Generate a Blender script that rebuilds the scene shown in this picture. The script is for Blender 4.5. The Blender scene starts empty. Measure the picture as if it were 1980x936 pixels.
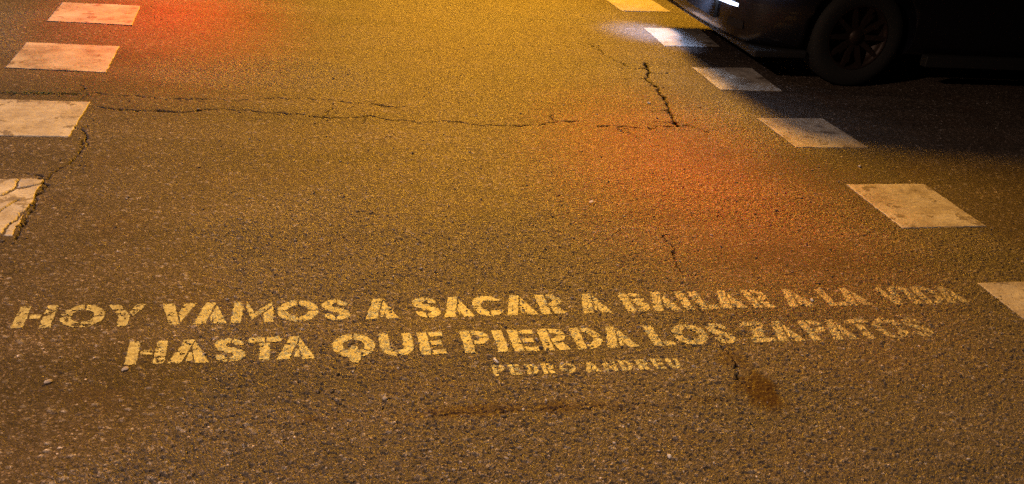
import bpy, math, random
import numpy as np
from mathutils import Vector, Matrix

# ------------------------------------------------------------------ camera
scene = bpy.context.scene
F_PX, PITCH, ROLL, YAW = 1892.51, 0.443719, 0.098569, 0.248141
cd = bpy.data.cameras.new('camera')
cd.sensor_width = 36.0
cd.lens = F_PX / 1980.0 * 36.0
cd.clip_start = 0.05
cd.clip_end = 2000
cam = bpy.data.objects.new('camera', cd)
scene.collection.objects.link(cam)
scene.camera = cam
_c, _s = math.cos(-YAW), math.sin(-YAW)
def rotw(v): return Vector((_c*v[0]-_s*v[1], _s*v[0]+_c*v[1], v[2]))
_fw = Vector((0, math.cos(PITCH), -math.sin(PITCH)))
_up = Vector((0, math.sin(PITCH), math.cos(PITCH)))
_rt = Vector((1, 0, 0))
_r2 = math.cos(ROLL)*_rt + math.sin(ROLL)*_up
_u2 = -math.sin(ROLL)*_rt + math.cos(ROLL)*_up
fw, r2, u2 = rotw(_fw), rotw(_r2), rotw(_u2)
m = Matrix(((r2.x, u2.x, -fw.x, 0), (r2.y, u2.y, -fw.y, 0), (r2.z, u2.z, -fw.z, 1.6), (0, 0, 0, 1)))
cam.matrix_world = m

# ------------------------------------------------------------------ world: night sky
world = bpy.data.worlds.new('World')
scene.world = world
world.use_nodes = True
wn = world.node_tree
sky = wn.nodes.new('ShaderNodeTexSky')
sky.sky_type = 'NISHITA'
sky.sun_disc = False
sky.sun_elevation = math.radians(-4)
sky.sun_rotation = math.radians(120)
bg = wn.nodes['Background']
wn.links.new(sky.outputs[0], bg.inputs[0])
bg.inputs[1].default_value = 0.10

# ------------------------------------------------------------------ exposure
vs = scene.view_settings
vs.view_transform = 'Standard'
vs.look = 'None'
vs.gamma = 1.0
vs.exposure = 0.0
vs.use_curve_mapping = False
scene.cycles.max_bounces = 5
scene.cycles.sample_clamp_direct = 4
scene.cycles.sample_clamp_indirect = 1.5
scene.cycles.use_denoising = False

# ------------------------------------------------------------------ street lamps, signal lights and two added fill lamps (outside the frame)
def spot(name, loc, aim, color, watts, cone, blend=1.0, radius=0.2, spec=1.0):
    d = bpy.data.lights.new(name, 'SPOT')
    d.color = color
    d.energy = watts
    d.spot_size = math.radians(cone)
    d.spot_blend = blend
    d.shadow_soft_size = radius
    d.specular_factor = spec
    o = bpy.data.objects.new(name, d)
    scene.collection.objects.link(o)
    o.location = loc
    o.rotation_euler = (Vector(aim)-Vector(loc)).to_track_quat('-Z', 'Y').to_euler()
    return o
def point(name, loc, color, watts, radius=0.2, spec=1.0):
    d = bpy.data.lights.new(name, 'POINT')
    d.color = color
    d.energy = watts
    d.shadow_soft_size = radius
    d.specular_factor = spec
    o = bpy.data.objects.new(name, d)
    scene.collection.objects.link(o)
    o.location = loc
    return o
SODIUM = (1.0, 0.445, 0.026)
spot('sodium_street_light', (3.5, 16.5, 6.8), (0.0, 5.2, 0), SODIUM, 15500, 50, 1.0, 1.2)
spot('near_fill_light', (-4.8, 0.4, 4.6), (-0.3, 2.05, 0), (1.0, 0.67, 0.47), 2150, 58, 1.0, 0.08)  # added fill from the camera's left, raking over the foreground
spot('right_fill_light', (6.5, -1.5, 6.0), (1.7, 1.4, 0), (1.0, 0.72, 0.50), 800, 27, 1.0, 0.08)  # added fill that lifts the bottom right corner
spot('cool_street_light', (-9.0, 9.0, 7.0), (-2.6, 6.6, 0), (1.0, 0.80, 0.86), 2800, 38, 1.0, 0.15)
spot('red_signal_light', (-1.0, 13.0, 4.0), (-0.74, 6.7, 0), (1.0, 0.02, 0.008), 7200, 10.5, 1.0, 0.5)
spot('red_signal_light_near', (1.9, 10.5, 4.2), (1.84, 4.0, 0), (1.0, 0.018, 0.005), 6800, 8.8, 1.0, 0.5)

# ------------------------------------------------------------------ helpers
RNG = np.random.default_rng(7)
random.seed(7)
def tag(o, label=None, cat=None, group=None, kind=None):
    if label: o['label'] = label
    if cat: o['category'] = cat
    if group: o['group'] = group
    if kind: o['kind'] = kind
    return o
def link(o, parent=None):
    scene.collection.objects.link(o)
    if parent: o.parent = parent
    return o
def empty(name, loc=(0, 0, 0)):
    o = bpy.data.objects.new(name, None)
    o.location = loc
    o.empty_display_size = 0.1
    return link(o)
def fast_mesh(name, verts, quads, mat=None, parent=None, smooth=True, attrs=None):
    me = bpy.data.meshes.new(name)
    verts = np.ascontiguousarray(verts, np.float32)
    quads = np.ascontiguousarray(quads, np.int32)
    k = quads.shape[1]
    me.vertices.add(len(verts))
    me.vertices.foreach_set('co', verts.ravel())
    me.loops.add(quads.size)
    me.loops.foreach_set('vertex_index', quads.ravel())
    me.polygons.add(len(quads))
    me.polygons.foreach_set('loop_start', np.arange(0, quads.size, k, dtype=np.int32))
    if smooth: me.polygons.foreach_set('use_smooth', np.ones(len(quads), bool))
    for an, av in (attrs or {}).items():
        a = me.attributes.new(an, 'FLOAT', 'POINT')
        a.data.foreach_set('value', np.ascontiguousarray(av, np.float32))
    me.update(calc_edges=True)
    if mat: me.materials.append(mat)
    return link(bpy.data.objects.new(name, me), parent)

def hsh(ix, iy, seed):
    a = ix.astype(np.int64).astype(np.uint32)*np.uint32(374761393) + iy.astype(np.int64).astype(np.uint32)*np.uint32(668265263) + np.uint32(seed*2246822519 % 4294967295)
    a ^= a >> np.uint32(13); a = a*np.uint32(1274126177); a ^= a >> np.uint32(16); a = a*np.uint32(2246822519); a ^= a >> np.uint32(13)
    return a.astype(np.float32)/np.float32(4294967295.0)
def vnoise(x, y, s, seed):
    x = x/s; y = y/s
    ix = np.floor(x); iy = np.floor(y)
    fx = x-ix; fy = y-iy
    fx = fx*fx*(3-2*fx); fy = fy*fy*(3-2*fy)
    a = hsh(ix, iy, seed); b = hsh(ix+1, iy, seed); c = hsh(ix, iy+1, seed); d = hsh(ix+1, iy+1, seed)
    return (a*(1-fx)+b*fx)*(1-fy)+(c*(1-fx)+d*fx)*fy
def fbm(x, y, s, seed, n=4):
    t = 0; w = 0
    for i in range(n):
        t = t+vnoise(x, y, s/2**i, seed+i*11)*0.5**i; w += 0.5**i
    return t/w
def worley(x, y, s, seed, ex=1.0):
    x = x/s/ex; y = y/s
    ix = np.floor(x); iy = np.floor(y)
    f1 = np.full(x.shape, 9, np.float32); f2 = f1.copy(); idn = np.zeros(x.shape, np.float32)
    for dx in (-1, 0, 1):
        for dy in (-1, 0, 1):
            cx = ix+dx; cy = iy+dy
            d = np.hypot(cx+hsh(cx, cy, seed)-x, cy+hsh(cx, cy, seed+1)-y).astype(np.float32)
            r = hsh(cx, cy, seed+2)
            new = d < f1
            f2 = np.where(new, f1, np.minimum(f2, d))
            idn = np.where(new, r, idn)
            f1 = np.where(new, d, f1)
    return f1, f2, idn
def sstep(a, b, x):
    t = np.clip((x-a)/(b-a), 0, 1)
    return t*t*(3-2*t)

# ------------------------------------------------------------------ cracks (ground metres)
CR = dict(
 C1=(.0035, [(-0.921,4.781),(-0.784,4.728),(-0.62,4.723),(-0.454,4.718),(-0.314,4.774),(-0.166,4.744),(-0.042,4.728),(0.156,4.669),(0.333,4.687),(0.398,4.707),(0.51,4.658),(0.635,4.625),(0.77,4.656),(0.946,4.603),(1.134,4.604),(1.243,4.61),(1.355,4.672),(1.487,4.695)]),
 C1b=(.0042, [(1.552,4.625),(1.69,4.616),(1.85,4.584),(1.938,4.628),(2.012,4.632),(2.075,4.643),(2.124,4.581),(2.155,4.545)]),
 C0=(.0027, [(-1.6,4.95),(-1.353,4.949),(-1.214,4.944),(-1.053,4.956),(-0.95,4.973),(-0.766,4.945),(-0.569,4.919),(-0.396,4.923),(-0.221,4.911),(-0.043,4.957),(0.112,4.952),(0.217,4.942),(0.374,4.911),(0.491,4.876),(0.61,4.867)]),
 C2=(.0030, [(-0.902,4.502),(-0.885,4.44),(-0.857,4.361),(-0.862,4.238),(-0.868,4.133),(-0.885,4.026),(-0.91,3.969),(-0.936,3.902),(-0.934,3.828),(-0.928,3.671),(-0.926,3.484),(-0.926,3.3)]),
 C3=(.0085, [(2.265,5.848),(2.222,5.773),(2.202,5.633),(2.141,5.517),(2.144,5.411),(2.13,5.296),(2.116,5.166),(2.099,5.031),(2.064,4.891),(2.036,4.759),(2.015,4.649)]),
 C3b=(.0042, [(1.985,6.308),(2.021,6.181),(2.033,6.017),(2.06,5.897),(2.111,5.784)]),
 C4=(.0019, [(1.466,3.31),(1.451,3.24),(1.45,3.172),(1.436,3.106),(1.406,3.043),(1.409,2.981)]),
 C4b=(.0006, [(1.409,2.981),(1.391,2.843),(1.369,2.715),(1.361,2.578)]),
 C5=(.0013, [(1.361,2.578),(1.36,2.488),(1.36,2.426),(1.347,2.355),(1.339,2.304),(1.343,2.267),(1.36,2.24)]),
 C6=(.0009, [(0.108,2.278),(0.188,2.211),(0.246,2.23),(0.37,2.189),(0.47,2.188),(0.559,2.192),(0.679,2.195),(0.784,2.192),(0.888,2.178),(1.064,2.19),(1.224,2.203),(1.24,2.184),(1.29,2.185)]),
)
_r = random.Random(12)
for _k in ('C1', 'C1b', 'C3', 'C2', 'C0', 'C3'):
    _w, _p = CR[_k]
    for _ in range(4):
        _x, _y = _r.choice(_p[1:-1]); _a = _r.uniform(0, 2*math.pi); _pts = [(_x, _y)]
        for _ in range(_r.randint(2, 4)):
            _a += _r.uniform(-.7, .7); _x += .045*math.cos(_a); _y += .045*math.sin(_a); _pts.append((_x, _y))
        CR['branch%d' % len(CR)] = (.0024, _pts)
def crack_field(x, y):
    """0..1: how deep inside a crack a point lies"""
    out = np.zeros(x.shape, np.float32)
    wx = x+(fbm(x, y, .05, 301, 4)-.5)*.055+(vnoise(x, y, .009, 311)-.5)*.010
    wy = y+(fbm(x, y, .05, 401, 4)-.5)*.055+(vnoise(x, y, .009, 411)-.5)*.010
    wid = .55+1.7*vnoise(x, y, .03, 77)*(.35+vnoise(x, y, .16, 78))
    for w0, pts in CR.values():
        for (ax, ay), (bx, by) in zip(pts[:-1], pts[1:]):
            m = (x > min(ax, bx)-.06) & (x < max(ax, bx)+.06) & (y > min(ay, by)-.06) & (y < max(ay, by)+.06)
            if not m.any(): continue
            px = wx[m]-ax; py = wy[m]-ay; dx = bx-ax; dy = by-ay
            t = np.clip((px*dx+py*dy)/(dx*dx+dy*dy), 0, 1)
            d = np.hypot(px-t*dx, py-t*dy)
            w = w0*wid[m]
            v = 1-sstep(.60, 1.35, d/w)
            out[m] = np.maximum(out[m], v)
    return out
def sand_field(x, y):
    d = np.hypot((x-1.375)/.075, (y-2.235)/.085)
    n = fbm(x, y, .05, 55, 4)
    s = .9*(1-sstep(.35, 1.35, d+(n-.5)*1.8))
    d2 = np.hypot((x-1.37)/.07, (y-2.40)/.09)
    s = np.maximum(s, .5*(1-sstep(.3, 1.2, d2+(n-.5)*1.2)))
    d3 = np.hypot((x-.60)/.55, (y-2.195)/.035)
    return np.clip(np.maximum(s, .55*(1-sstep(.3, 1.2, d3+(n-.5)*1.6))), 0, 1)

def surface(x, y, fade=1.0):
    """height of the asphalt above datum and the attributes of its material"""
    r = np.hypot(x, y)
    f1, f2, ida = worley(x+vnoise(x, y, .02, 5)*.006, y, .0082, 11, 1.25)
    ga = sstep(.04, .36, f2-f1)
    g1, g2, idb = worley(x, y, .0205, 31, 1.35)
    gb = (1-sstep(.18, .42, g1))*(idb > .78)
    c1, c2, idc = worley(x, y, .0048, 51)
    gc = sstep(.02, .4, c2-c1)
    ravel = sstep(.42, .62, fbm(x, y, .9, 91, 3)+np.clip((3.1-y)*.10, -.10, .12))       # rougher worn patches, mostly near the lettering
    amp = .6+1.45*ravel
    sand = sand_field(x, y)
    h = amp*(.0018*ga*(.25+.75*ida)+.0008*gc*(.3+.7*idc))
    # missing stones leave pits
    pit = (ida < .05+.06*ravel)*ga
    h = h-amp*.0016*pit
    h = h+.0026*gb*(.35+.65*hsh(np.floor(idb*99991), np.floor(idb*3571), 3))
    h = h*(1-.45*sand)+sand*.0008
    cr = crack_field(x, y)
    und = (fbm(x, y, .55, 61, 3)-.5)*.010
    h = (h*(1-cr)-cr*.0065)*fade+und*fade
    return h, dict(stone=ida, mask=ga*(1-sand), big=gb*(1-sand)*(1-cr), bigid=idb, crack=cr, sand=sand, ravel=ravel)

# ------------------------------------------------------------------ materials
def newmat(name):
    m = bpy.data.materials.new(name); m.use_nodes = True
    return m, m.node_tree.nodes, m.node_tree.links, m.node_tree.nodes['Principled BSDF']
def attr(ns, n):
    a = ns.new('ShaderNodeAttribute'); a.attribute_name = n; return a.outputs['Fac']
def ramp(ns, ls, fac, stops):
    r = ns.new('ShaderNodeValToRGB'); ls.new(fac, r.inputs[0])
    el = r.color_ramp.elements
    while len(el) < len(stops): el.new(0.5)
    for e, (p, c) in zip(el, stops): e.position = p; e.color = (*c, 1) if len(c) == 3 else c
    return r.outputs[0]
def mixc(ns, ls, fac, a, b, mode='MIX'):
    n = ns.new('ShaderNodeMix'); n.data_type = 'RGBA'; n.blend_type = mode
    for inp, v in ((n.inputs[0], fac), (n.inputs[6], a), (n.inputs[7], b)):
        if isinstance(v, (int, float)): inp.default_value = v
        elif isinstance(v, tuple): inp.default_value = (*v, 1)
        else: ls.new(v, inp)
    return n.outputs[2]
def noise(ns, ls, co, scale, detail=4, rough=.6, out=0):
    n = ns.new('ShaderNodeTexNoise'); n.inputs['Scale'].default_value = scale
    n.inputs['Detail'].default_value = detail; n.inputs['Roughness'].default_value = rough
    ls.new(co, n.inputs['Vector']); return n.outputs[out]
def math_(ns, ls, op, a, b):
    n = ns.new('ShaderNodeMath'); n.operation = op
    for i, v in enumerate((a, b)):
        if isinstance(v, (int, float)): n.inputs[i].default_value = v
        else: ls.new(v, n.inputs[i])
    return n.outputs[0]
def bump(ns, ls, h, dist, strength, b):
    n = ns.new('ShaderNodeBump'); n.inputs['Distance'].default_value = dist; n.inputs['Strength'].default_value = strength
    ls.new(h, n.inputs['Height']); ls.new(n.outputs[0], b.inputs['Normal']); return n

def voro(ns, ls, co, scale, feature='F1'):
    n = ns.new('ShaderNodeTexVoronoi'); n.feature = feature; n.inputs['Scale'].default_value = scale
    ls.new(co, n.inputs['Vector']); return n
def asphalt_material():
    m, ns, ls, b = newmat('asphalt')
    co = ns.new('ShaderNodeNewGeometry').outputs['Position']
    warp = ns.new('ShaderNodeMixRGB'); warp.blend_type = 'ADD'; warp.inputs[0].default_value = .004
    ls.new(co, warp.inputs[1]); ls.new(noise(ns, ls, co, 160, 2, .6, 1), warp.inputs[2])
    wc = warp.outputs[0]
    binder = ramp(ns, ls, noise(ns, ls, co, 3.0, 5), [(.3, (.032, .022, .015)), (.7, (.052, .038, .027))])
    st = ramp(ns, ls, attr(ns, 'stone'), [(0, (.044, .030, .022)), (.35, (.082, .060, .044)), (.7, (.116, .086, .064)), (.9, (.16, .125, .10)), (1, (.34, .30, .27))])
    col = mixc(ns, ls, attr(ns, 'mask'), binder, st)
    bigc = ramp(ns, ls, attr(ns, 'bigid'), [(.78, (.08, .062, .05)), (.85, (.13, .105, .09)), (1, (.34, .31, .30))])
    col = mixc(ns, ls, math_(ns, ls, 'MULTIPLY', attr(ns, 'big'), .8), col, bigc)
    v1 = voro(ns, ls, wc, 210); v2 = voro(ns, ls, wc, 420)
    sep = ns.new('ShaderNodeSeparateColor'); ls.new(v1.outputs['Color'], sep.inputs[0])
    grain_glint = ramp(ns, ls, sep.outputs[0], [(0, (.30, .28, .26)), (.10, (.80, .78, .76)), (.6, (1.05, 1.05, 1.05)), (.93, (1.35, 1.35, 1.35)), (.975, (3.2, 3.3, 3.6))])  # random stone tones; the palest cells are glints painted into the colour
    col = mixc(ns, ls, 1.0, col, grain_glint, 'MULTIPLY')
    ve = voro(ns, ls, wc, 165, 'DISTANCE_TO_EDGE')
    gap = ramp(ns, ls, ve.outputs['Distance'], [(0, (.22, .20, .18)), (.07, (.50, .48, .46)), (.17, (1.16, 1.16, 1.16))])
    col = mixc(ns, ls, math_(ns, ls, 'ADD', .65, math_(ns, ls, 'MULTIPLY', attr(ns, 'ravel'), .35)), col, gap, 'MULTIPLY')
    col = mixc(ns, ls, attr(ns, 'sand'), col, (.046, .0165, .0045))
    col = mixc(ns, ls, math_(ns, ls, 'MULTIPLY', attr(ns, 'crack'), .97), col, (.004, .003, .0025))
    blot = ramp(ns, ls, noise(ns, ls, co, 1.3, 5, .65), [(.3, (.80, .78, .76)), (.7, (1.15, 1.15, 1.15))])
    col = mixc(ns, ls, 1.0, col, blot, 'MULTIPLY')
    mp = ns.new('ShaderNodeMapping'); mp.inputs['Scale'].default_value = (.35, 2.2, 1); ls.new(co, mp.inputs[0])
    track = ramp(ns, ls, noise(ns, ls, mp.outputs[0], 1.6, 4, .55), [(.36, (.70, .69, .68)), (.5, (1, 1, 1)), (.66, (1.22, 1.22, 1.22))])
    col = mixc(ns, ls, 1.0, col, track, 'MULTIPLY')
    soil = ramp(ns, ls, noise(ns, ls, co, 2.4, 6, .7), [(.54, (0, 0, 0)), (.70, (1, 1, 1))])
    col = mixc(ns, ls, math_(ns, ls, 'MULTIPLY', soil, .42), col, (.075, .034, .014))
    oil = ramp(ns, ls, noise(ns, ls, co, 5.5, 3, .5), [(.68, (0, 0, 0)), (.74, (1, 1, 1))])
    col = mixc(ns, ls, math_(ns, ls, 'MULTIPLY', oil, .35), col, (.022, .019, .017))
    ls.new(col, b.inputs['Base Color'])
    rr = ns.new('ShaderNodeMapRange'); ls.new(sep.outputs[1], rr.inputs[0])
    rr.inputs[1].default_value = .0; rr.inputs[2].default_value = .5; rr.inputs[3].default_value = .46; rr.inputs[4].default_value = .78
    ls.new(rr.outputs[0], b.inputs['Roughness'])
    ls.new(math_(ns, ls, 'MULTIPLY', math_(ns, ls, 'MULTIPLY', math_(ns, ls, 'SUBTRACT', 1.0, attr(ns, 'crack')), math_(ns, ls, 'SUBTRACT', 1.0, math_(ns, ls, 'MULTIPLY', attr(ns, 'sand'), .8))), math_(ns, ls, 'ADD', .36, math_(ns, ls, 'MULTIPLY', attr(ns, 'ravel'), .40))), b.inputs['Specular IOR Level'])
    h = math_(ns, ls, 'ADD', math_(ns, ls, 'MULTIPLY', v1.outputs['Distance'], -1.0), math_(ns, ls, 'MULTIPLY', v2.outputs['Distance'], -.45))
    h = math_(ns, ls, 'ADD', h, math_(ns, ls, 'MULTIPLY', sep.outputs[2], .55))
    h = math_(ns, ls, 'ADD', h, math_(ns, ls, 'MULTIPLY', noise(ns, ls, co, 500, 3, .7), .5))
    em = ns.new('ShaderNodeMapRange'); ls.new(ve.outputs['Distance'], em.inputs[0]); em.inputs[1].default_value = 0; em.inputs[2].default_value = .22
    h = math_(ns, ls, 'ADD', h, math_(ns, ls, 'MULTIPLY', em.outputs[0], .7))
    h = math_(ns, ls, 'MULTIPLY', h, math_(ns, ls, 'SUBTRACT', 1.0, math_(ns, ls, 'MULTIPLY', attr(ns, 'sand'), .8)))
    h = math_(ns, ls, 'MULTIPLY', h, math_(ns, ls, 'SUBTRACT', 1.0, math_(ns, ls, 'MULTIPLY', attr(ns, 'crack'), .9)))
    h = math_(ns, ls, 'MULTIPLY', h, math_(ns, ls, 'ADD', .8, math_(ns, ls, 'MULTIPLY', attr(ns, 'ravel'), .5)))
    bump(ns, ls, h, .0011, .9, b)
    return m
def plate_material():
    m, ns, ls, b = newmat('thermoplastic_white')
    geo = ns.new('ShaderNodeNewGeometry').outputs['Position']
    inf = ns.new('ShaderNodeObjectInfo')
    add = ns.new('ShaderNodeVectorMath'); add.operation = 'ADD'
    ls.new(geo, add.inputs[0]); ls.new(inf.outputs['Location'], add.inputs[1]); co = add.outputs[0]
    base = ramp(ns, ls, noise(ns, ls, co, 5, 6, .65), [(.34, (.26, .215, .17)), (.46, (.45, .40, .33)), (.58, (.57, .53, .46)), (.7, (.68, .64, .58))])
    dirt = ramp(ns, ls, noise(ns, ls, co, 70, 5, .75), [(.28, (.55, .50, .44)), (.45, (.95, .94, .93)), (.6, (1, 1, 1))])
    col = mixc(ns, ls, 1.0, base, dirt, 'MULTIPLY')
    # flakes torn off and grimy scrapes
    sc = noise(ns, ls, co, 9, 7, .72)
    flake = ramp(ns, ls, sc, [(.565, (0, 0, 0)), (.60, (1, 1, 1))])
    col = mixc(ns, ls, math_(ns, ls, 'MULTIPLY', flake, .85), col, (.16, .125, .095))
    mp = ns.new('ShaderNodeMapping'); mp.inputs['Scale'].default_value = (3, 38, 1); mp.inputs['Rotation'].default_value = (0, 0, .45)
    ls.new(co, mp.inputs[0])
    sm = ramp(ns, ls, noise(ns, ls, mp.outputs[0], 1, 4), [(.58, (0, 0, 0)), (.68, (1, 1, 1))])
    col = mixc(ns, ls, math_(ns, ls, 'MULTIPLY', sm, .5), col, (.30, .24, .19))
    col = mixc(ns, ls, math_(ns, ls, 'MULTIPLY', attr(ns, 'crack'), .95), col, (.035, .026, .02))
    ls.new(col, b.inputs['Base Color'])
    b.inputs['Roughness'].default_value = .55
    hh = math_(ns, ls, 'ADD', noise(ns, ls, co, 60, 3, .6), math_(ns, ls, 'MULTIPLY', sc, 2.5))
    bump(ns, ls, hh, .0035, .8, b)
    return m
def letter_material():
    m, ns, ls, b = newmat('stencil_paint')
    co = ns.new('ShaderNodeNewGeometry').outputs['Position']
    col = ramp(ns, ls, noise(ns, ls, co, 45, 5, .7), [(.3, (.26, .21, .085)), (.5, (.48, .435, .19)), (.65, (.68, .63, .31))])
    thin = attr(ns, 'thin')
    col = mixc(ns, ls, thin, col, (.17, .135, .10))
    ls.new(col, b.inputs['Base Color'])
    b.inputs['Roughness'].default_value = .5
    bump(ns, ls, noise(ns, ls, co, 420, 4, .7), .0010, .7, b)
    return m
def simple(name, col, rough=.5, metal=0., nscale=40, var=.25, bmp=.0, emit=None, coat=0):
    m, ns, ls, b = newmat(name)
    co = ns.new('ShaderNodeTexCoord').outputs['Object']
    lo = tuple(c*(1-var) for c in col); hi = tuple(min(1, c*(1+var)) for c in col)
    ls.new(ramp(ns, ls, noise(ns, ls, co, nscale, 4), [(.3, lo), (.7, hi)]), b.inputs['Base Color'])
    b.inputs['Roughness'].default_value = rough
    b.inputs['Metallic'].default_value = metal
    b.inputs['Coat Weight'].default_value = coat
    if bmp: bump(ns, ls, noise(ns, ls, co, nscale*3, 4), bmp, .8, b)
    if emit:
        b.inputs['Emission Color'].default_value = (*emit[0], 1); b.inputs['Emission Strength'].default_value = emit[1]
    return m
M_ASPHALT = asphalt_material(); M_PLATE = plate_material(); M_LETTER = letter_material()

# ------------------------------------------------------------------ road surface: rings and spokes, finest where the crossing is
A0, A1 = math.radians(-45), math.radians(76)       # azimuth from +Y towards +X
NA = 1500
B0, B1 = math.radians(-21), math.radians(50)
ang = np.concatenate([np.linspace(A0, B0, 230)[:-1], np.linspace(B0, B1, 1240), np.linspace(B1, A1, 240)[1:]])
NA = len(ang)
ang = np.concatenate([ang, A1+np.linspace(0, 2*math.pi-(A1-A0), 81)[1:-1]])
NR = 1750
rad_f = 1.15*np.exp(np.linspace(0, math.log(12.0/1.15), NR))
rad = np.concatenate([[.02, .2, .45, .7, .95], rad_f, 12.0*np.exp(np.linspace(0, math.log(400/12.0), 40))[1:]])
RR, AA = np.meshgrid(rad, ang, indexing='ij')
X = (RR*np.sin(AA)).astype(np.float32); Y = (RR*np.cos(AA)).astype(np.float32)
fade = (sstep(A0-.001, A0+.06, AA)*(1-sstep(A1-.06, A1+.001, AA))*sstep(1.1, 1.3, RR)*(1-sstep(11., 11.9, RR))).astype(np.float32)
Hh, ATT = surface(X.ravel(), Y.ravel(), fade.ravel())
HG = Hh.reshape(X.shape)
nr, na = X.shape
ids = np.arange(nr*na).reshape(nr, na)
nxt = np.roll(ids, -1, axis=1)
quads = np.stack([ids[:-1], ids[1:], nxt[1:], nxt[:-1]], -1).reshape(-1, 4)
quads = quads[:, ::-1]
road = fast_mesh('road', np.stack([X.ravel(), Y.ravel(), HG.ravel()], 1), quads, M_ASPHALT,
                 attrs=ATT)
tag(road, kind='structure')
if road.data.polygons[200000].normal.z < 0: road.data.flip_normals()

# ------------------------------------------------------------------ painted squares along both edges of the crossing
def lerp(a, b, t): return a+(b-a)*t
def square(corners, label, seed, worn=0.0, side='r'):
    """thermoplastic plate lying on the road; corners far-left, far-right, near-right, near-left"""
    n = 110
    c = np.array(corners, np.float64)
    cen = c.mean(0)
    e = np.linspace(0, 1, n)
    bev = .006/.45
    e = np.concatenate([[0, 0, bev*.5, bev], np.linspace(bev, 1-bev, n)[1:-1], [1-bev, 1-bev*.5, 1, 1]])
    U, V = np.meshgrid(e, e, indexing='ij')
    top = lerp(c[0], c[1], U[..., None]); bot = lerp(c[3], c[2], U[..., None])
    P = top+(bot-top)*V[..., None]
    x, y = P[..., 0].copy(), P[..., 1].copy()
    edge = np.minimum(np.minimum(U, 1-U), np.minimum(V, 1-V))
    jit = (fbm(x, y, .03, seed, 4)-.5)*.013*(.6+worn)
    near = 1-sstep(0, .04, edge)
    x = x+jit*near; y = y+(fbm(x, y, .03, seed+9, 4)-.5)*.013*(.6+worn)*near
    und = (fbm(x, y, .55, 61, 3)-.5)*.010
    z = und+.0046+(fbm(x, y, .07, seed+20, 4)-.5)*.0030
    nn = len(e)
    I = np.arange(nn)
    rim0 = (I == 0) | (I == nn-1); rim1 = (I == 1) | (I == nn-2)
    ro = rim0[:, None] | rim0[None, :]
    r1 = (rim1[:, None] | rim1[None, :]) & ~ro
    z = np.where(ro, und-.006, z); z = np.where(r1, z-.0012, z)
    cr = np.zeros(x.shape, np.float32)
    if worn > .5:
        for pts in ([(-1.035, 3.87), (-1.029, 3.77), (-1.036, 3.725), (-1.062, 3.685), (-1.12, 3.66), (-1.3, 3.60)], [(-0.99, 3.66), (-1.011, 3.618), (-1.03, 3.544), (-1.10, 3.47), (-1.2, 3.33)],
                    [(-.925, 3.60), (-.955, 3.52), (-.96, 3.44), (-.985, 3.34)], [(-.93, 3.83), (-.96, 3.79), (-1.03, 3.77)]):
            wx = x+(fbm(x, y, .04, 5, 3)-.5)*.03; wy = y+(fbm(x, y, .04, 6, 3)-.5)*.03
            for (ax, ay), (bx, by) in zip(pts[:-1], pts[1:]):
                dx, dy = bx-ax, by-ay
                t = np.clip(((wx-ax)*dx+(wy-ay)*dy)/(dx*dx+dy*dy), 0, 1)
                d = np.hypot(wx-ax-t*dx, wy-ay-t*dy)
                cr = np.maximum(cr, 1-sstep(.4, 1.5, d/.0045))
        z = z-cr*.009
        lift = vnoise(x, y, .10, 900)
        z = z+np.where(ro, 0, .006*sstep(.5, .95, lift))
    ids = np.arange(nn*nn).reshape(nn, nn)
    q = np.stack([ids[:-1, :-1], ids[:-1, 1:], ids[1:, 1:], ids[1:, :-1]], -1).reshape(-1, 4)
    o = fast_mesh('painted_square', np.stack([x.ravel()-cen[0], y.ravel()-cen[1], z.ravel()], 1), q, M_PLATE, attrs={'crack': cr.ravel()})
    o.location = (cen[0], cen[1], 0)
    if o.data.polygons[len(q)//2+nn//2].normal.z < 0: o.data.flip_normals()
    return tag(o, label, 'road marking', 'painted squares along the edges of the crossing')
XR0, XR1, XL0, XL1 = 2.556, 2.985, -1.428, -.935
square([(2.56, 7.86), (2.99, 7.88), (3.002, 7.414), (2.57, 7.37)], 'pale painted square cut by the top edge, just beyond the headlight-lit square', 1001)
square([(2.567, 6.826), (3.027, 6.883), (2.981, 6.373), (2.551, 6.33)], 'painted square lit bluish white in the headlight glow at the car nose', 1002, .2)
square([(2.553, 5.80), (2.984, 5.836), (2.957, 5.328), (2.543, 5.313)], 'dim violet-brown painted square under the front corner of the dark car', 1003)
square([(2.544, 4.793), (2.955, 4.81), (2.98, 4.352), (2.554, 4.34)], 'dull pinkish painted square half in the soft edge of the car shadow', 1004)
square([(2.563, 3.837), (2.988, 3.851), (2.982, 3.364), (2.56, 3.355)], 'yellow-lit painted square with scuffed ridges, between the car shadow and the lettering', 1005, .2)
square([(2.574, 2.855), (3.004, 2.865), (3.0, 2.37), (2.57, 2.36)], 'painted square cut by the right edge, level with the end of the lettering', 1006)
square([(-1.429, 6.872), (-.945, 6.851), (-.933, 6.336), (-1.425, 6.37)], 'peach painted square farthest away on the left, beside the red glow', 1007, .2)
square([(-1.429, 5.873), (-.937, 5.847), (-.931, 5.321), (-1.426, 5.366)], 'peach painted square with long scrapes, second from the far left end', 1008, .2)
square([(-1.428, 4.84), (-.928, 4.828), (-.935, 4.35), (-1.428, 4.345)], 'chipped painted square where two long cracks start on the left', 1009, .35)
square([(-1.43, 3.86), (-.941, 3.856), (-.942, 3.349), (-1.43, 3.35)], 'cracked and lifting painted square nearest on the left edge', 1010, 1.0)

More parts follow.
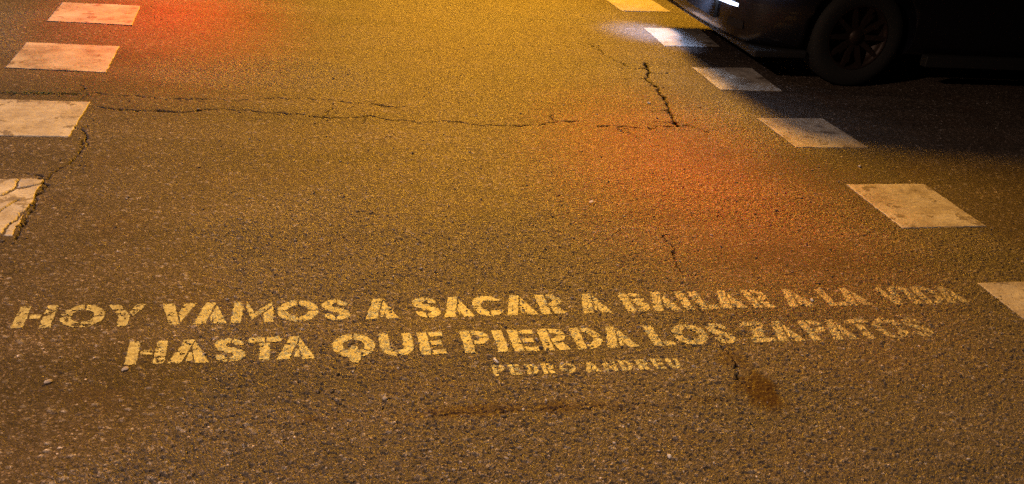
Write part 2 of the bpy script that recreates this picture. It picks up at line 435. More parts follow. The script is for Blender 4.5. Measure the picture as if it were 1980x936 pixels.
# ------------------------------------------------------------------ stencilled lettering
class G:
    """a stencil glyph: union of pieces minus cuts, in metres; w wide, h high, s stroke"""
    def __init__(self, w, h, s, g): self.w, self.h, self.s, self.g = w, h, s, g
def poly(px, py, pts):
    ins = np.zeros(px.shape, bool)
    n = len(pts)
    for i in range(n):
        x1, y1 = pts[i]; x2, y2 = pts[(i+1) % n]
        if y1 == y2: continue
        c = ((y1 > py) != (y2 > py)) & (px < (x2-x1)*(py-y1)/(y2-y1)+x1)
        ins ^= c
    return ins
def rect(px, py, x0, y0, x1, y1): return (px >= x0) & (px <= x1) & (py >= y0) & (py <= y1)
def ell(px, py, cx, cy, rx, ry): return ((px-cx)/rx)**2+((py-cy)/ry)**2 <= 1
def bar(px, py, a, b, t):
    dx, dy = b[0]-a[0], b[1]-a[1]; L = math.hypot(dx, dy)
    d = np.abs((px-a[0])*dy-(py-a[1])*dx)/L
    k = ((px-a[0])*dx+(py-a[1])*dy)/L
    return (d <= t/2) & (k > -t) & (k < L+t)
def glyph(ch, x, y, w, h):
    s = h*.245; g = h*.046
    inb = rect(x, y, 0, 0, w, h)
    if ch == 'I': return rect(x, y, 0, 0, w, h)
    if ch == 'L': return rect(x, y, 0, 0, s, h) | rect(x, y, s+g, 0, w, s*.85)
    if ch == 'T': return (rect(x, y, 0, h-s*.85, w, h) & ~rect(x, y, w/2-g/2+s*.1, h-s, w/2+g/2+s*.1, h)) | rect(x, y, w/2-s/2, 0, w/2+s/2, h-s*.85-g)
    if ch == 'H': return rect(x, y, 0, 0, s, h) | rect(x, y, w-s, 0, w, h) | rect(x, y, s+g, h/2-s*.4, w-s-g, h/2+s*.4)
    if ch == 'E': return rect(x, y, 0, 0, s, h) | rect(x, y, s+g, 0, w, s*.8) | rect(x, y, s+g, h-s*.8, w, h) | rect(x, y, s+g, h/2-s*.4, w*.92, h/2+s*.4)
    if ch in 'AV':
        yy = y if ch == 'A' else h-y
        ap = s*.62
        L = poly(x, yy, [(0, 0), (s*1.12, 0), (w/2+ap*.55, h), (w/2-ap, h)])
        R = poly(x, yy, [(w, 0), (w-s*1.18, 0), (w/2-ap*.1, h*.82), (w/2+ap*.45, h)])
        k = (x-s*1.12)*h-(w/2+ap*.55-s*1.12)*yy
        R &= k > g*h*.9
        out = L | R
        if ch == 'A': out |= poly(x, yy, [(s*1.55, s*.35), (w-s*1.5, s*.35), (w/2+s*.25, h*.42), (w/2-s*.05, h*.45)]) & (k > g*h*.9)
        return out & inb
    if ch == 'M':
        o = poly(x, y, [(0, 0), (s*.95, 0), (s*1.15, h*.75), (s*.9, h), (s*.25, h)])
        o |= poly(x, y, [(w, 0), (w-s*.95, 0), (w-s*.95, h*.42), (w, h*.78)])
        o |= poly(x, y, [(s*1.2+g, h*.72), (w*.5, h*.12), (w-s*.15, h*.80), (w-s*.15, h), (w*.56, h*.46), (s*1.25+g, h*.98)]) & rect(x, y, s*1.2, 0, w, h)
        return o & inb
    if ch == 'N':
        return rect(x, y, 0, 0, s*.9, h) | rect(x, y, w-s*.9, 0, w, h) | (poly(x, y, [(s*.9+g, h), (s*.9+g, h*.6), (w-s*.9-g, 0), (w-s*.9-g, h*.4)]))
    if ch == 'Y':
        o = poly(x, y, [(0, h), (s*1.1, h), (w/2+s*.45, h*.45), (w/2+s*.5, 0), (w/2-s*.5, 0), (w/2-s*.5, h*.38)])
        o |= poly(x, y, [(w, h), (w-s*1.1, h), (w/2+s*.2+g, h*.62), (w/2+s*.6+g, h*.44)])
        return o & inb
    if ch == 'Z':
        return rect(x, y, 0, h-s*.8, w, h) | rect(x, y, 0, 0, w, s*.8) | (poly(x, y, [(0, 0), (s*1.4, 0), (w, h), (w-s*1.4, h)]) & rect(x, y, 0, s*.8+g, w, h-s*.8-g))
    if ch in 'OQ':
        o = ell(x, y, w/2, h/2, w/2, h/2*1.03) & ~ell(x, y, w/2, h/2, w/2-s*1.0, h/2-s*.92)
        o &= ~rect(x, y, w/2-g/2, h*.55, w/2+g/2, h*1.1)
        if ch == 'O':
            o &= ~rect(x, y, 0, h*.5-g/2, s*1.1, h*.5+g/2) & ~rect(x, y, w-s*1.1, h*.5-g/2, w, h*.5+g/2) & ~rect(x, y, w/2-g/2, -.1*h, w/2+g/2, h*.4)
        else:
            o &= ~bar(x, y, (0, h*.12), (w*.42, h*.42), g) & ~bar(x, y, (w, h*.12), (w*.60, h*.42), g)
            o |= poly(x, y, [(w*.40, h*.46), (w*.60, h*.46), (w*.64, -h*.12), (w*.56, -h*.24), (w*.44, -h*.24), (w*.36, -h*.12)])
        return o
    if ch == 'C':
        o = ell(x, y, w*.52, h/2, w*.52, h/2*1.03) & ~ell(x, y, w*.52, h/2, w*.52-s, h/2-s*.92)
        o &= ~rect(x, y, w*.66, h*.27, w*1.1, h*.73) & ~rect(x, y, 0, h*.5-g/2, s*1.1, h*.5+g/2) & ~rect(x, y, w*.52-g/2, 0, w*.52+g/2, h*.4)
        return o & rect(x, y, 0, -.1*h, w, 1.1*h)
    if ch == 'U':
        o = (rect(x, y, 0, h*.42, w, h) & ~rect(x, y, s, h*.3, w-s, h)) | (ell(x, y, w/2, h*.42, w/2, h*.44) & (y < h*.42) & ~ell(x, y, w/2, h*.42, w/2-s, h*.42-s*.85))
        return o & ~rect(x, y, w/2-g/2, -.1*h, w/2+g/2, h*.5)
    if ch == 'S':
        r = h*.275
        up = ell(x, y, w*.46, h-r, w*.46, r*1.03) & ~ell(x, y, w*.5, h-r, w*.5-s*1.0, r-s*.72)
        up &= ~rect(x, y, w*.55, h*.30, w*1.1, h*.70)
        lo = ell(x, y, w*.54, r, w*.46, r*1.03) & ~ell(x, y, w*.5, r, w*.5-s*1.0, r-s*.72)
        lo &= ~rect(x, y, -w*.1, h*.30, w*.45, h*.70)
        mid = poly(x, y, [(s*.3, h*.62), (w*.60, h*.62), (w-s*.3, h*.38), (w*.40, h*.38)])
        return (up | lo | mid) & ~rect(x, y, w*.55-g/2, h*.70, w*.55+g/2, h*1.1) & ~rect(x, y, w*.48-g/2, -h*.1, w*.48+g/2, h*.30) & rect(x, y, 0, -.1*h, w, 1.1*h)
    if ch in 'PRBD':
        o = rect(x, y, 0, 0, s, h)
        if ch == 'D':
            e_ = (ell(x, y, w*.42, h/2, w*.58, h/2) & ~ell(x, y, w*.42, h/2, w*.58-s, h/2-s*.85)) & (x > w*.42)
            e_ |= rect(x, y, s+g, 0, w*.42, s*.85) | rect(x, y, s+g, h-s*.85, w*.42, h)
            return o | (e_ & ~rect(x, y, w-s*1.1, h*.5-g/2, w, h*.5+g/2))
        y0 = h*.38 if ch in 'PR' else h*.46
        rb = (h-y0)/2; cy = y0+rb
        b_ = (ell(x, y, w*.5, cy, w*.5, rb) & ~ell(x, y, w*.5, cy, w*.5-s, rb-s*.72) & (x > w*.5)) | rect(x, y, s+g, y0, w*.5, y0+s*.75) | rect(x, y, s+g, h-s*.78, w*.5, h)
        b_ &= ~rect(x, y, w*.6, cy-g/2, w, cy+g/2)
        o |= b_
        if ch == 'R': o |= poly(x, y, [(w*.42, y0-g), (w*.80, y0-g), (w, 0), (w-s*1.25, 0)])
        if ch == 'B':
            rb2 = .52*h/2; cy2 = rb2
            o |= (ell(x, y, w*.5, cy2, w*.5, rb2) & ~ell(x, y, w*.5, cy2, w*.5-s, rb2-s*.72) & (x > w*.5) & (y < y0)) | rect(x, y, s+g, 0, w*.5, s*.78)
        return o
    return inb

L1 = [('H',-.803,-.695),('O',-.680,-.552),('Y',-.550,-.438),('V',-.392,-.289),('A',-.290,-.190),('M',-.180,-.051),('O',-.039,.090),('S',.100,.187),
      ('A',.234,.341),('S',.393,.480),('A',.488,.588),('C',.590,.692),('A',.696,.803),('R',.815,.900),
      ('A',.955,1.059),('B',1.114,1.203),('A',1.208,1.310),('I',1.324,1.356),('L',1.376,1.451),('A',1.457,1.556),('R',1.578,1.662),
      ('A',1.711,1.816),('L',1.870,1.942),('A',1.945,2.044),('V',2.105,2.204),('I',2.212,2.244),('D',2.262,2.353),('A',2.350,2.448)]
W1 = 'HOY VAMOS A SACAR A BAILAR A LA VIDA'
L2 = [('H',-.459,-.352),('A',-.343,-.229),('S',-.219,-.130),('T',-.122,-.026),('A',-.039,.073),('Q',.123,.251),('U',.265,.368),('E',.385,.464),
      ('P',.521,.609),('I',.624,.657),('E',.675,.755),('R',.772,.858),('D',.879,.973),('A',.974,1.080),('L',1.132,1.207),('O',1.219,1.335),('S',1.345,1.425),
      ('Z',1.476,1.560),('A',1.566,1.664),('P',1.689,1.773),('A',1.766,1.864),('T',1.862,1.950),('O',1.957,2.070),('S',2.082,2.160)]
L3 = [('P',.586,.625),('E',.636,.672),('D',.687,.726),('R',.738,.776),('O',.790,.842),('A',.869,.918),('N',.930,.972),('D',.985,1.023),('R',1.039,1.076),('E',1.091,1.127),('U',1.139,1.178)]

# sub-lattice of the road's own grid, so the paint film follows the stones exactly
ri0 = np.searchsorted(rad, 2.30)-1; ri1 = np.searchsorted(rad, 3.85)+1
ai0 = np.searchsorted(ang[:NA], math.radians(-19)); ai1 = np.searchsorted(ang[:NA], math.radians(44.5))
def sub2(a):
    b = np.empty((a.shape[0]*2-1, a.shape[1]), a.dtype); b[::2] = a; b[1::2] = (a[1:]+a[:-1])/2
    c = np.empty((b.shape[0], b.shape[1]*2-1), a.dtype); c[:, ::2] = b; c[:, 1::2] = (b[:, 1:]+b[:, :-1])/2
    return c
SX = sub2(X[ri0:ri1, ai0:ai1]); SY = sub2(Y[ri0:ri1, ai0:ai1]); SZ = sub2(HG[ri0:ri1, ai0:ai1])
SC = sub2(ATT['crack'].reshape(X.shape)[ri0:ri1, ai0:ai1])
SU = (fbm(SX, SY, .55, 61, 3)-.5)*.010
SREL = SZ-SU                                   # height of the stones over the mean surface
cx = (SX[1:, 1:]+SX[:-1, :-1])/2; cy = (SY[1:, 1:]+SY[:-1, :-1])/2; crel = (SREL[1:, 1:]+SREL[:-1, :-1])/2; cck = (SC[1:, 1:]+SC[:-1, :-1])/2
cn = fbm(cx, cy, .012, 700, 3); cn2 = fbm(cx, cy, .09, 710, 3); cn3 = fbm(cx, cy, .004, 720, 2)
sids = np.arange(SX.size).reshape(SX.shape)
def wear_at(x, y):
    """0 fresh .. 1 nearly gone"""
    w = np.interp(x, [-.85, -.55, -.30, .0, .4, .75, 1.1, 1.5, 1.9, 2.1, 2.5], [.33, .32, .27, .19, .19, .25, .31, .32, .34, .38, .34])
    return w
def letter(ch, u0, u1, base, cap, parent, extra=0.0):
    w = u1-u0
    mk = (cx > u0-.006) & (cx < u1+.006) & (cy > base-cap*.3) & (cy < base+cap*1.06)
    I, J = np.nonzero(mk)
    gx = cx[mk]-u0; gy = cy[mk]-base
    k = cap/.128
    gx = gx+(cn[mk]-.5)*.008*k; gy = gy+(cn3[mk]-.5)*.009*k
    ins = glyph(ch, gx, gy, w, cap)
    wear = wear_at(cx[mk], cy[mk])+extra+(cn2[mk]-.5)*.35
    score = np.clip((crel[mk]-.0019)/.0024, -1.3, 1.3)*.45+(cn[mk]-.5)*1.5+(cn3[mk]-.5)*.9          # high stones and lucky spots keep their paint
    keep = ins & (score > -1.05+wear*1.75) & (cck[mk] < .4)
    I, J = I[keep], J[keep]
    if len(I) < 6: return None
    q = np.stack([sids[I, J], sids[I+1, J], sids[I+1, J+1], sids[I, J+1]], 1)[:, ::-1]
    uq, inv = np.unique(q, return_inverse=True)
    inv = inv.reshape(q.shape)
    vx = SX.ravel()[uq]; vy = SY.ravel()[uq]; vz = SZ.ravel()[uq]+.0007
    # level the film a little over the small pits, as thick paint does
    vz = np.maximum(vz, SU.ravel()[uq]+.0026-.0028*np.clip(wear_at(vx, vy)+extra, 0, 1))
    thin = np.clip((wear_at(vx, vy)+extra)*.75+.0*vx+(fbm(vx, vy, .008, 730, 3)-.5)*1.2+np.interp(vx, [.6, 1.2, 2.0, 2.5], [0, .06, .22, .34]), 0, 1)
    o = fast_mesh('letter', np.stack([vx-parent.location.x, vy-parent.location.y, vz], 1), inv, M_LETTER, parent, attrs={'thin': thin})
    # both faces: give the film its thickness at the rim
    if o.data.polygons[0].normal.z < 0: o.data.flip_normals()
    return o
def text_line(letters, base, cap, label, extra=0.0):
    root = empty('stencilled_lettering', (letters[0][1], base, 0))
    tag(root, label, 'painted lettering', 'stencilled lines of a poem on the road')
    for i, (ch, a, b) in enumerate(letters):
        ex = extra
        if cap < .1 and i in (4, 5, 6, 7): ex += .10
        letter(ch, a, b, base, cap, root, ex)
    return root
text_line(L1, 2.712, .130, 'upper and longest painted line, HOY VAMOS A SACAR A BAILAR A LA VIDA')
text_line(L2, 2.493, .127, 'middle stencilled line on the road, HASTA QUE PIERDA LOS ZAPATOS')
text_line(L3, 2.364, .056, 'small faint stencilled line under the two large ones', -.06)

# ------------------------------------------------------------------ the dark car passing on the right
def mesh_obj(name, verts, faces, mat, parent, smooth=True, bevel=0):
    me = bpy.data.meshes.new(name)
    me.from_pydata([tuple(v) for v in verts], [], faces)
    me.update()
    import bmesh
    bm = bmesh.new(); bm.from_mesh(me); bmesh.ops.recalc_face_normals(bm, faces=bm.faces); bm.to_mesh(me); bm.free()
    me.materials.append(mat)
    if smooth:
        for p in me.polygons: p.use_smooth = True
    o = link(bpy.data.objects.new(name, me), parent)
    if bevel:
        b = o.modifiers.new('bevel', 'BEVEL'); b.width = bevel; b.segments = 3; b.limit_method = 'ANGLE'
    return o
def lathe(name, prof, mat, parent, loc, seg=48, axis='y', flip=False):
    vs_, fs = [], []
    n = len(prof)
    for i in range(seg):
        a = 2*math.pi*i/seg
        for (r, t) in prof: vs_.append((r*math.cos(a), t, r*math.sin(a)))
    for i in range(seg):
        j = (i+1) % seg
        for k in range(n-1): fs.append((i*n+k, i*n+k+1, j*n+k+1, j*n+k))
    o = mesh_obj(name, vs_, fs, mat, parent); o.location = loc
    return o
def boxm(name, x0, x1, y0, y1, z0, z1, mat, parent, bevel=.006):
    v = [(x, y, z) for x in (x0, x1) for y in (y0, y1) for z in (z0, z1)]
    f = [(0, 1, 3, 2), (4, 6, 7, 5), (0, 4, 5, 1), (2, 3, 7, 6), (0, 2, 6, 4), (1, 5, 7, 3)]
    return mesh_obj(name, v, f, mat, parent, False, bevel)
M_PAINT = simple('car_paint', (.006, .006, .010), .34, 0, 30, .1, coat=.4)
M_TRIM = simple('black_plastic', (.015, .015, .016), .6, 0, 60, .2)
M_GLASS = simple('dark_glass', (.01, .012, .014), .08, 0, 10, .1)
M_TYRE = simple('tyre_rubber', (.011, .011, .011), .8, 0, 90, .2, .001)
M_ALLOY = simple('alloy_metal', (.035, .022, .018), .5, .5, 50, .15)
M_LAMP = simple('headlamp_lens', (.8, .85, .95), .2, 0, 10, .02, emit=((.62, .74, 1.0), 12))
M_REFL = simple('red_lens', (.25, .01, .01), .2, 0, 10, .05)
M_AMBER = simple('amber_lens', (.4, .14, .01), .2, 0, 10, .05)
M_PLATEW = simple('number_plate_white', (.7, .7, .68), .5, 0, 10, .05)
car = empty('passing_car', (2.70, 5.42, 0))
tag(car, 'dark car at the upper right, its nose lamp glowing white over the road', 'car')
CL, CW = 4.30, 1.78
def car_shell():
    """cross sections along x; each a loop of (y, z) at near side, roof, far side, floor"""
    #   x    bottom  belt-half-width  sill-half  shoulder z   top z   top half-width
    S = [(.00, .26, .50, .50, .56, .60, .40), (.05, .20, .68, .66, .60, .68, .52), (.16, .18, .80, .78, .64, .75, .60), (.34, .18, .865, .84, .68, .80, .66),
         (.50, .18, .885, .86, .70, .83, .68), (.80, .18, .89, .87, .72, .88, .70), (1.10, .18, .89, .87, .74, .93, .70), (1.30, .18, .89, .87, .80, 1.00, .68), (1.62, .18, .89, .87, .88, 1.25, .62), (2.00, .18, .89, .87, .90, 1.43, .58),
         (2.50, .18, .89, .87, .91, 1.47, .57), (3.05, .18, .89, .87, .92, 1.42, .56), (3.55, .18, .885, .86, .94, 1.22, .55), (3.90, .20, .87, .84, .95, 1.05, .58), (4.15, .24, .82, .78, .90, .98, .58), (4.30, .32, .66, .62, .70, .80, .48)]
    vs_, n = [], 14
    for (x, b, hw, sw, sh, tz, tw) in S:
        half = [(sw*.80, b), (sw*.97, b+.03), (hw*.99, b+.14), (hw, (b+sh)/2), (hw*.985, sh), (tw*1.03+(hw-tw)*.12, sh+(tz-sh)*.72), (tw*.86, tz)]
        for y, z in half: vs_.append((x, CW/2-y, z))
        for y, z in reversed(half): vs_.append((x, CW/2+y, z))
    fs = []
    for i in range(len(S)-1):
        for k in range(n):
            fs.append((i*n+k, i*n+(k+1) % n, (i+1)*n+(k+1) % n, (i+1)*n+k))
    fs.append(tuple(range(n))); fs.append(tuple(reversed(range((len(S)-1)*n, len(S)*n))))
    return vs_, fs
vv, ff = car_shell()
body = mesh_obj('body', vv, ff, M_PAINT, car)
sb = body.modifiers.new('sub', 'SUBSURF'); sb.levels = 2; sb.render_levels = 2
WX = (.77, 3.42); WR = .315
# wheel housings cut through the shell
for wx in WX:
    cvs, cfs = [], []
    for i in range(40):
        a = 2*math.pi*i/40
        for yy in (-.2, .26): cvs.append((wx+.37*math.cos(a), yy, .33+.37*math.sin(a)))
        for yy in (CW-.26, CW+.2): cvs.append((wx+.37*math.cos(a), yy, .33+.37*math.sin(a)))
    for i in range(40):
        j = (i+1) % 40
        cfs.append((i*4, i*4+1, j*4+1, j*4)); cfs.append((i*4+2, i*4+3, j*4+3, j*4+2))
    for k in range(4): cfs.append(tuple(i*4+k for i in range(40)))
    me = bpy.data.meshes.new('arch_cut'); me.from_pydata(cvs, [], cfs); me.update()
    import bmesh
    bm = bmesh.new(); bm.from_mesh(me); bmesh.ops.recalc_face_normals(bm, faces=bm.faces); bm.to_mesh(me); bm.free()
    co_ = bpy.data.objects.new('arch_cut', me); link(co_, car)
    mo = body.modifiers.new('arch', 'BOOLEAN'); mo.operation = 'DIFFERENCE'; mo.object = co_; mo.solver = 'EXACT'
bpy.context.view_layer.update()
dg = bpy.context.evaluated_depsgraph_get()
nm = bpy.data.meshes.new_from_object(body.evaluated_get(dg))
body.modifiers.clear(); body.data = nm
for o in [o for o in bpy.data.objects if o.name.startswith('arch_cut')]: bpy.data.objects.remove(o)
for wx in WX:
    for side in (0, 1):
        yc = .13 if side == 0 else CW-.13
        sg = -1 if side == 0 else 1
        tyre_w = .105
        wroot = bpy.data.objects.new('wheel', None); link(wroot, car); wroot.location = (wx, yc, WR)
        lathe('tyre', [(.205, -tyre_w*.85), (.25, -tyre_w), (.295, -tyre_w*.95), (.312, -tyre_w*.7), (.315, 0), (.312, tyre_w*.7), (.295, tyre_w*.95), (.25, tyre_w), (.205, tyre_w*.85)], M_TYRE, wroot, (0, 0, 0))
        lathe('rim', [(.207, sg*tyre_w*.80), (.195, sg*tyre_w*.86), (.185, sg*tyre_w*.55), (.175, sg*.01), (.0, sg*.01)], M_ALLOY, wroot, (0, 0, 0))
        # spokes and hub, one mesh
        sv, sf = [], []
        for k in range(10):
            a = 2*math.pi*k/10; ca, sa = math.cos(a), math.sin(a)
            b0 = len(sv)
            for r, hwid, yy in ((.03, .018, tyre_w*.62), (.19, .012, tyre_w*.82)):
                for t in (-1, 1):
                    for dp in (0, -.02):
                        sv.append((r*ca-t*hwid*sa, sg*(yy+dp), r*sa+t*hwid*ca))
            sf += [(b0, b0+2, b0+6, b0+4), (b0+1, b0+5, b0+7, b0+3), (b0, b0+4, b0+5, b0+1), (b0+2, b0+3, b0+7, b0+6)]
        mesh_obj('spokes', sv, sf, M_ALLOY, wroot, False)
        lathe('hub_cap', [(.05, sg*tyre_w*.60), (.045, sg*tyre_w*.74), (.0, sg*tyre_w*.76)], M_ALLOY, wroot, (0, 0, 0), 24)
boxm('sill', 1.26, 3.02, -.004, .06, .155, .225, M_TRIM, car)
boxm('sill', 1.26, 3.02, CW-.06, CW+.004, .155, .225, M_TRIM, car)
boxm('front_skirt', .10, .46, .06, CW-.06, .165, .215, M_TRIM, car, .015)
boxm('rear_skirt', 3.86, 4.20, .10, CW-.10, .20, .26, M_TRIM, car, .015)
boxm('grille', -.012, .05, .50, CW-.50, .30, .44, M_TRIM, car)
boxm('number_plate', -.022, -.014, CW/2-.26, CW/2+.26, .46, .57, M_PLATEW, car, .002)
boxm('underbody', .3, 4.0, .22, CW-.22, .19, .30, M_TRIM, car)
def strip(name, pts, z0, z1, mat, out=.012):
    vs_, fs = [], []
    for i, (x, y, nx, ny) in enumerate(pts):
        for dz in (z0, z1):
            vs_.append((x, y, dz)); vs_.append((x+nx*out, y+ny*out, dz))
    for i in range(len(pts)-1):
        a = i*4; b = a+4
        fs += [(a+1, b+1, b+3, a+3), (a, a+2, b+2, b), (a, b, b+1, a+1), (a+2, a+3, b+3, b+2)]
    fs += [(0, 1, 3, 2), (len(vs_)-4, len(vs_)-2, len(vs_)-1, len(vs_)-3)]
    return mesh_obj(name, vs_, fs, mat, car, False)
for sgn in (0, 1):
    def mir(y): return y if sgn == 0 else CW-y
    k = -1 if sgn == 0 else 1
    pl = [(.0, mir(.40), -1, 0), (.02, mir(.30), -.9, k*.2), (.06, mir(.20), -.8, k*.5), (.13, mir(.12), -.6, k*.8), (.24, mir(.055), -.3, k*.95)]
    strip('headlight', pl, .58, .64, M_LAMP, .02)
    strip('running_light', [(.0, mir(.84), -1, 0), (.0, mir(.50), -1, 0), (.03, mir(.34), -.9, k*.3), (.07, mir(.25), -.8, k*.5)], .425, .445, M_LAMP, .02)
    strip('fog_lamp', [(.035, mir(.34), -1, 0), (.08, mir(.22), -.8, k*.4)], .30, .35, M_GLASS, .02)
    boxm('tail_light', 4.12, 4.26, *sorted((mir(.12), mir(.34))), .70, .80, M_REFL, car, .01)
    boxm('mirror', 1.42, 1.60, *sorted((mir(-.17), mir(.02))), .93, 1.06, M_PAINT, car, .03)
    for x0, x1 in ((1.66, 2.36), (2.42, 3.08)):
        v = [(x0+.12, mir(.19), .97), (x1, mir(.19), .97), (x1-.05, mir(.285), 1.33), (x0+.38 if x0 < 2 else x0, mir(.285), 1.33)]
        v2 = [(a, b+(-.006 if sgn == 0 else .006), c) for a, b, c in v]
        mesh_obj('side_window', v2+[(a, b-k*.02, c) for a, b, c in v], [(0, 1, 2, 3), (4, 7, 6, 5), (0, 4, 5, 1), (1, 5, 6, 2), (2, 6, 7, 3), (3, 7, 4, 0)], M_GLASS, car, False)
        boxm('door_handle', x1-.2, x1-.04, *sorted((mir(-.012), mir(.02))), .80, .825, M_PAINT, car, .006)
def headlight_glow(loc, aim, w, cone, col=(.38, .55, 1.0)):
    d = bpy.data.lights.new('headlight_beam', 'SPOT'); d.color = col; d.energy = w
    d.spot_size = math.radians(cone); d.spot_blend = 1.0; d.shadow_soft_size = .05
    o = bpy.data.objects.new('headlight_beam', d); link(o, car); o.location = loc
    o.rotation_euler = (Vector(aim)-Vector(loc)).to_track_quat('-Z', 'Y').to_euler()
headlight_glow((-.07, .50, .46), (.02, 1.16, 0), 34, 58)
headlight_glow((-.05, CW-.40, .46), (-.15, CW-.45, 0), 55, 75)

# ------------------------------------------------------------------ loose stones and litter
def ground_z(x, y):
    h, _ = surface(np.array([x], np.float32), np.array([y], np.float32), 1.0)
    return float(h[0])
import bmesh
def pebble(name, loc, size, mat, label, cat, seed, rot=0, sub=3):
    bm = bmesh.new(); bmesh.ops.create_icosphere(bm, subdivisions=sub, radius=1)
    r = random.Random(seed)
    ph = [r.uniform(0, 6) for _ in range(6)]
    for v in bm.verts:
        p = v.co.copy()
        k = 1+.16*math.sin(2.1*p.x+ph[0])+.12*math.sin(3.3*p.y+ph[1])+.10*math.sin(4.2*p.z+2*p.x+ph[2])+.05*math.sin(7*p.y+5*p.x+ph[3])
        v.co = Vector((p.x*size[0]*k, p.y*size[1]*k, max(p.z, -.5)*size[2]*k))
    me = bpy.data.meshes.new(name); bm.to_mesh(me); bm.free(); me.materials.append(mat)
    for p in me.polygons: p.use_smooth = True
    o = link(bpy.data.objects.new(name, me)); o.location = (loc[0], loc[1], ground_z(*loc)+size[2]*.35); o.rotation_euler = (0, 0, rot)
    return tag(o, label, cat)
M_WS = simple('pale_stone', (.62, .60, .60), .6, 0, 200, .15, .001)
M_GS = simple('grey_stone', (.36, .32, .30), .7, 0, 200, .25, .001)
M_BS = simple('brown_stone', (.20, .15, .09), .7, 0, 200, .25, .001)
M_PAPER = simple('paper_scrap', (.65, .62, .58), .8, 0, 80, .15, .001)
STONES = [
 ((1570,583), (.0065,.0065,.006), M_WS, 'small white round stone lying between two words of the upper line'),
 ((95,740), (.012,.008,.005), M_GS, 'pale flat stone low on the left, below the start of the upper line'),
 ((745,773), (.009,.008,.007), M_GS, 'grey stone standing at the start of the dark seam below the lettering'),
 ((1087,704), (.006,.006,.005), M_GS, 'grey stone stuck in the small faint line'),
 ((1662,322), (.007,.006,.005), M_WS, 'tiny bright stone beyond the scuffed square on the right'),
 ((1255,200), (.012,.010,.007), M_PAPER, 'whitish crumb beside the thick branching crack'),
 ((990,822), (.005,.009,.004), M_BS, 'yellowish chip below the middle of the dark seam'),
 ((1295,883), (.007,.006,.005), M_WS, 'bright pebble near the bottom edge, right of centre'),
 ((243,716), (.008,.012,.004), M_GS, 'bluish grey flat chip under the first letter of the middle line'),
]
def unproj(x, y):
    d = fw+(x-990)/F_PX*r2-(y-468)/F_PX*u2
    t = -1.6/d.z
    return (d.x*t, d.y*t)
for i, (p, sz, mt, lb) in enumerate(STONES):
    pebble('stone', unproj(*p), sz, mt, lb, 'stone', 40+i, i*.7)
# folded white scrap
sx, sy = unproj(1145, 393)
zz = ground_z(sx, sy)+.002
sv = [(-.014, -.006, .001), (0, -.009, .007), (.013, -.003, .002), (-.012, .006, .003), (.001, .006, .010), (.012, .008, .003)]
sf = [(0, 1, 4, 3), (1, 2, 5, 4)]
o = mesh_obj('paper_scrap', sv, sf, M_PAPER, None, False); o.location = (sx, sy, zz)
so = o.modifiers.new('thickness', 'SOLIDIFY'); so.thickness = .0008
tag(o, 'tiny folded white paper scrap alone in the middle of the lane', 'litter')
o = mesh_obj('cigarette_end', *(lambda n: ([(r_*math.cos(2*math.pi*i/n), yy, r_*math.sin(2*math.pi*i/n)) for yy, r_ in ((-.011, .0032), (.011, .0036)) for i in range(n)], [(i, (i+1) % n, n+(i+1) % n, n+i) for i in range(n)]+[tuple(range(n)), tuple(reversed(range(n, 2*n)))]))(12), M_WS, None)
lx, ly = unproj(959, 702); o.location = (lx, ly, ground_z(lx, ly)+.004); o.rotation_euler = (.15, 0, .5)
tag(o, 'thin white cigarette end lying above the small faint line', 'litter')

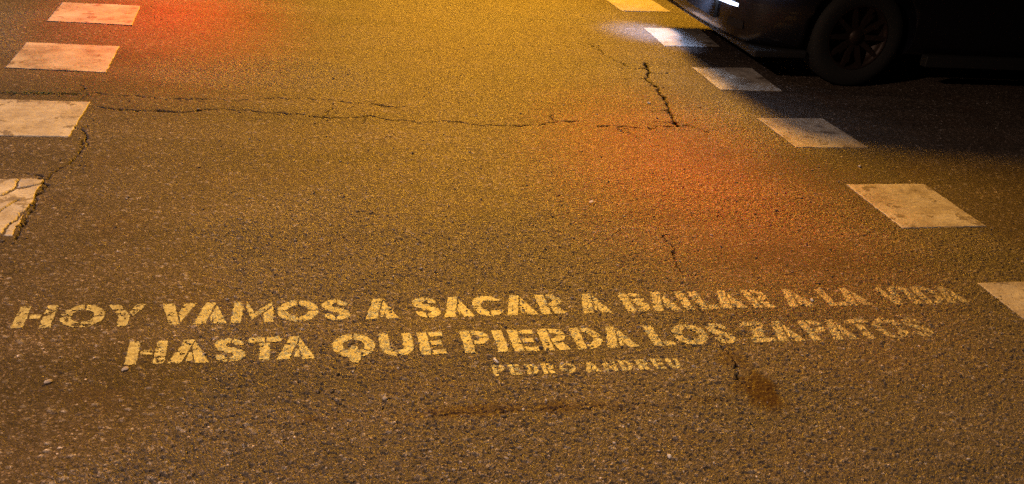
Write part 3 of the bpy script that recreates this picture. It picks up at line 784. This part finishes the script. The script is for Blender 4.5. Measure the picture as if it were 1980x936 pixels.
# loose grit, uncountable
def grit():
    tv, tf = [], []
    bm = bmesh.new(); bmesh.ops.create_icosphere(bm, subdivisions=1, radius=1)
    bv = np.array([v.co[:] for v in bm.verts]); bf = np.array([[v.index for v in f.verts] for f in bm.faces]); bm.free()
    n = 8000
    rr = 1.5*np.exp(RNG.random(n)**1.3*math.log(7.0/1.5)); aa = math.radians(-30)+RNG.random(n)*math.radians(92)
    gx = rr*np.sin(aa); gy = rr*np.cos(aa)
    dens = fbm(gx, gy, .5, 811, 3)
    k = dens > .42
    gx, gy, rr = gx[k], gy[k], rr[k]; n = len(gx)
    gz, _ = surface(gx.astype(np.float32), gy.astype(np.float32), 1.0)
    s = .0012+.0036*RNG.random(n)**3.0
    ca = RNG.random(n)*math.pi; st = 1+RNG.random(n)*1.1
    P = bv[None]*(1+.35*(RNG.random((n, len(bv), 1))-.5))
    P = P*np.stack([s*st, s, s*.7], 1)[:, None, :]
    x = P[..., 0]*np.cos(ca)[:, None]-P[..., 1]*np.sin(ca)[:, None]; y = P[..., 0]*np.sin(ca)[:, None]+P[..., 1]*np.cos(ca)[:, None]
    V = np.stack([x+gx[:, None], y+gy[:, None], P[..., 2]+gz[:, None]+s[:, None]*.45], -1).reshape(-1, 3)
    Fq = (bf[None]+np.arange(n)[:, None, None]*len(bv)).reshape(-1, 3)
    m, ns, ls, b = newmat('grit')
    inf = ns.new('ShaderNodeNewGeometry')
    ls.new(ramp(ns, ls, inf.outputs['Random Per Island'], [(0, (.08, .065, .055)), (.7, (.15, .125, .11)), (1, (.45, .42, .42))]), b.inputs['Base Color'])
    b.inputs['Roughness'].default_value = .75
    o = fast_mesh('grit', V, Fq, m, smooth=False)
    tag(o, kind='stuff')
grit()

# weeds in the crack at the left
def weeds():
    vs_, fs = [], []
    r = random.Random(3)
    for i in range(170):
        bx = -1.17+r.gauss(0, .11); by = 4.945+r.gauss(0, .012); a = r.uniform(0, 2*math.pi); L = r.uniform(.005, .014); w = r.uniform(.001, .0025)
        z = -.002
        dx, dy = math.cos(a), math.sin(a); k = len(vs_)
        t = r.uniform(.3, 1.0)
        vs_ += [(bx-dy*w, by+dx*w, z), (bx+dy*w, by-dx*w, z), (bx+dx*L*t*.6+dy*w*1.4, by+dy*L*t*.6-dx*w*1.4, L*.7), (bx+dx*L*t*.6-dy*w*1.4, by+dy*L*t*.6+dx*w*1.4, L*.7), (bx+dx*L*t*1.3, by+dy*L*t*1.3, L*.85)]
        fs += [(k, k+1, k+2, k+3), (k+3, k+2, k+4)]
    m = simple('weed_leaf', (.10, .16, .06), .6, 0, 60, .4)
    o = mesh_obj('grass', vs_, fs, m, None, False)
    tag(o, kind='stuff')
weeds()
